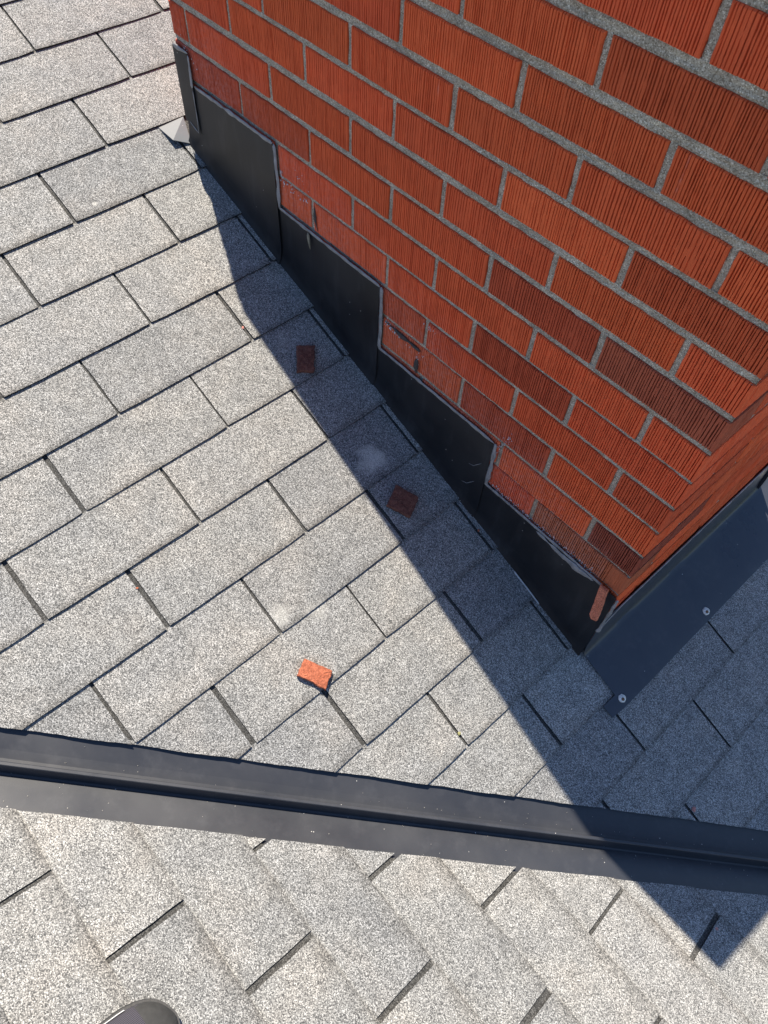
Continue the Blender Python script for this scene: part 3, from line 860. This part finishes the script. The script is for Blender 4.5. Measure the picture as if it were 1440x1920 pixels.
crumb(onR1(-.878, -.172, -.001), up1, .0034, M_PINK, 'tiny pink crumb at the shadow edge up the slope', 4)
crumb(onR1(-.576, -.637, -.001), up1, .0024, M_CHIP, 'tiny orange crumb in a sunlit shingle slot at left', 5)
mo_ = crumb(onR1(-.045, -.321, -.001), up1, .0042, M_MOSS, 'dry yellowish moss tuft in a slot just above the valley', 6)
mo_.name = 'moss_tuft'; mo_['category'] = 'moss'; del mo_['group']
# sliver of brick face hanging off the lower chimney corner
SA = Vector((-.0235, -.0105, -.0735)); SBv = Vector((-.0065, -.034, -.128))
ax = (SBv - SA).normalized(); sd = Vector((1, .15, .35)); sd = (sd - ax * sd.dot(ax)).normalized(); nn = sd.cross(ax).normalized(); nn = nn if nn.y < 0 else -nn
LL = (SBv - SA).length
def SF(a, s, h=0): return SA + sd * a + ax * s + nn * h
chip([(-.0080, -.012), (.0080, -.008), (.0078, LL * .6), (.0064, LL), (-.004, LL + .002), (-.0100, LL * .9), (-.0088, LL * .4)], SF, .008, M_SLIVER, 'brick_sliver', 'upright orange brick sliver hanging at the lower chimney corner', 31, h0=0, jt=.0003)

# ------------------------------------------------------------------ the photographer's shoe
shoe = empty('shoe', R2(-.022, (-1.06 - Q.y) / cp, .006))
tag(shoe, 'dark grey shoe toe with rubber cap and white side stripe at the bottom border', 'shoe')
TIPX, TIPY = -.004, -.944
def SH(w, l, h): return onR2(TIPX + w, TIPY - l * cp, .003 + h)     # w across, l back from the toe tip, h above the roof
def hw_(l):       # half width of the last
    pts = [(0, .000), (.004, .016), (.012, .029), (.028, .041), (.055, .0475), (.09, .049), (.13, .043), (.18, .035), (.23, .034), (.265, .029), (.282, .017), (.288, .0)]
    for (a, b), (c_, d) in zip(pts, pts[1:]):
        if a <= l <= c_: return b + (d - b) * (l - a) / (c_ - a)
    return 0
def ht_(l):
    pts = [(0, .020), (.012, .034), (.03, .043), (.06, .049), (.10, .060), (.14, .080), (.17, .098), (.25, .096), (.288, .085)]
    for (a, b), (c_, d) in zip(pts, pts[1:]):
        if a <= l <= c_: return b + (d - b) * (l - a) / (c_ - a)
    return .08
def shell(ls, scale, lo, hi, nseg=20, hs=1.0):
    vs, fs = [], []
    for l in ls:
        wd = max(.0005, hw_(l) * scale)
        for q in range(nseg + 1):
            a = math.pi * q / nseg; cx = math.cos(a); sy = math.sin(a)
            w = -math.copysign(abs(cx) ** .75, cx) * wd
            hgt = lo + (ht_(l) * hs - lo) * (abs(sy) ** .62) if hi is None else lo + (hi - lo) * abs(sy) ** .3
            vs.append(SH(w, l, hgt))
    m = nseg + 1
    for a in range(len(ls) - 1):
        for q in range(nseg): i = a * m + q; fs.append((i, i + 1, i + m + 1, i + m))
    return vs, fs
ms, t, b = mat('ribbed navy grey knit'); Pn = pos(t)
wv = t.nodes.new('ShaderNodeTexWave'); wv.wave_type = 'BANDS'; wv.bands_direction = 'X'; wv.inputs['Scale'].default_value = 150; wv.inputs['Distortion'].default_value = .6; lk(t, Pn, wv.inputs['Vector'])
lk(t, ramp(t, wv.outputs['Fac'], [(.2, (.030, .028, .038)), (.8, (.085, .080, .100))]), b.inputs['Base Color']); b.inputs['Roughness'].default_value = .9
lk(t, bump(t, wv.outputs['Fac'], .5, .0008), b.inputs['Normal'])
Ls = [.001, .003, .006, .010, .016, .024, .034, .046, .060, .08, .10, .13, .165]
vs, fs = shell(Ls[6:], .985, .012, None); o = obj('upper', vs, fs, ms, shoe, smooth=True); recalc(o)
vs, fs = shell([l for l in Ls if l <= .034] + [.0395, .041], 1.0, .008, None, hs=1.02)
# sweep the cap's back seam into a curve
o = obj('toe_cap', vs, fs, plain('toe cap rubber', (.045, .045, .045), .8, 120, .15, .0005), shoe, smooth=True); recalc(o)
vs, fs = shell([.13, .165, .19, .22, .25, .27, .283, .2875], .97, .012, None); o = obj('heel_counter', vs, fs, ms, shoe, smooth=True); recalc(o)
LS = [.0002, .002, .006, .012, .022, .036, .055, .09, .13, .18, .23, .265, .28, .2878]
vs, fs = [], []
for l in LS:
    wd = hw_(l) * 1.05 + .0025
    for w, h_ in ((-wd, .0), (-wd - .001, .010), (-wd + .002, .0165), (wd - .002, .0165), (wd + .001, .010), (wd, .0)):
        vs.append(SH(w, l - .003, h_))
for a in range(len(LS) - 1):
    for q in range(6): i = a * 6 + q; j_ = a * 6 + (q + 1) % 6; fs.append((i, j_, j_ + 6, i + 6))
fs += [(5, 4, 3, 2, 1, 0), tuple((len(LS) - 1) * 6 + q for q in range(6))]
o = obj('sole', vs, fs, M_RUBBER, shoe, smooth=False); recalc(o)
# side panel with white stripe on the left flank
vs, fs = [], []
for l in (.052, .06, .07, .08, .09, .10):
    wd = hw_(l)
    for q in (0, 1):
        a = .42 + .10 * q; vs.append(SH(-(math.cos(a) ** .75) * wd * .985 - .0014, l, .012 + (ht_(l) - .012) * math.sin(a) ** .62 + .0012))
for k in range(5): fs.append((k * 2, k * 2 + 1, k * 2 + 3, k * 2 + 2))
o = obj('stripe', vs, fs, plain('white stripe', (.8, .8, .8), .5, 50, .03), shoe); recalc(o)

# ------------------------------------------------------------------ loose grit: washed-off granules in the valley and by the flashing
rg = random.Random(44); vs, fs = [], []
def grain(P, r):
    n0 = len(vs)
    for d in ((1, 0, 0), (-1, 0, 0), (0, 1, 0), (0, -1, 0), (0, 0, 1), (0, 0, -1)):
        vs.append(P + Vector(d) * r * rg.uniform(.6, 1.3))
    for a, b_, c_ in ((0, 2, 4), (2, 1, 4), (1, 3, 4), (3, 0, 4), (2, 0, 5), (1, 2, 5), (3, 1, 5), (0, 3, 5)): fs.append((n0 + a, n0 + b_, n0 + c_))
for _ in range(150):
    x = rg.uniform(-.6, .75); d = rg.uniform(.012, .085) if rg.random() < .5 else rg.gauss(.016, .003)
    grain(vpt(x) + ((p1 * d + up1 * base_d) if rg.random() < .55 else (p2 * abs(d) * .8 + up2 * base_d)) + Vector((0, 0, .0008)), rg.uniform(.0005, .0011))
for _ in range(90):
    x = rg.uniform(-1.2, -.02); grain(onR1(x, -.010 - abs(rg.gauss(0, .02)), .0012), rg.uniform(.0006, .0014))
go = obj('loose_grit', vs, fs, plain('pale grit', (.42, .40, .37), .9, 900, .5), kind='stuff')
tag(go, 'pale loose grit scattered in the metal valley and along the flashing', 'grit')
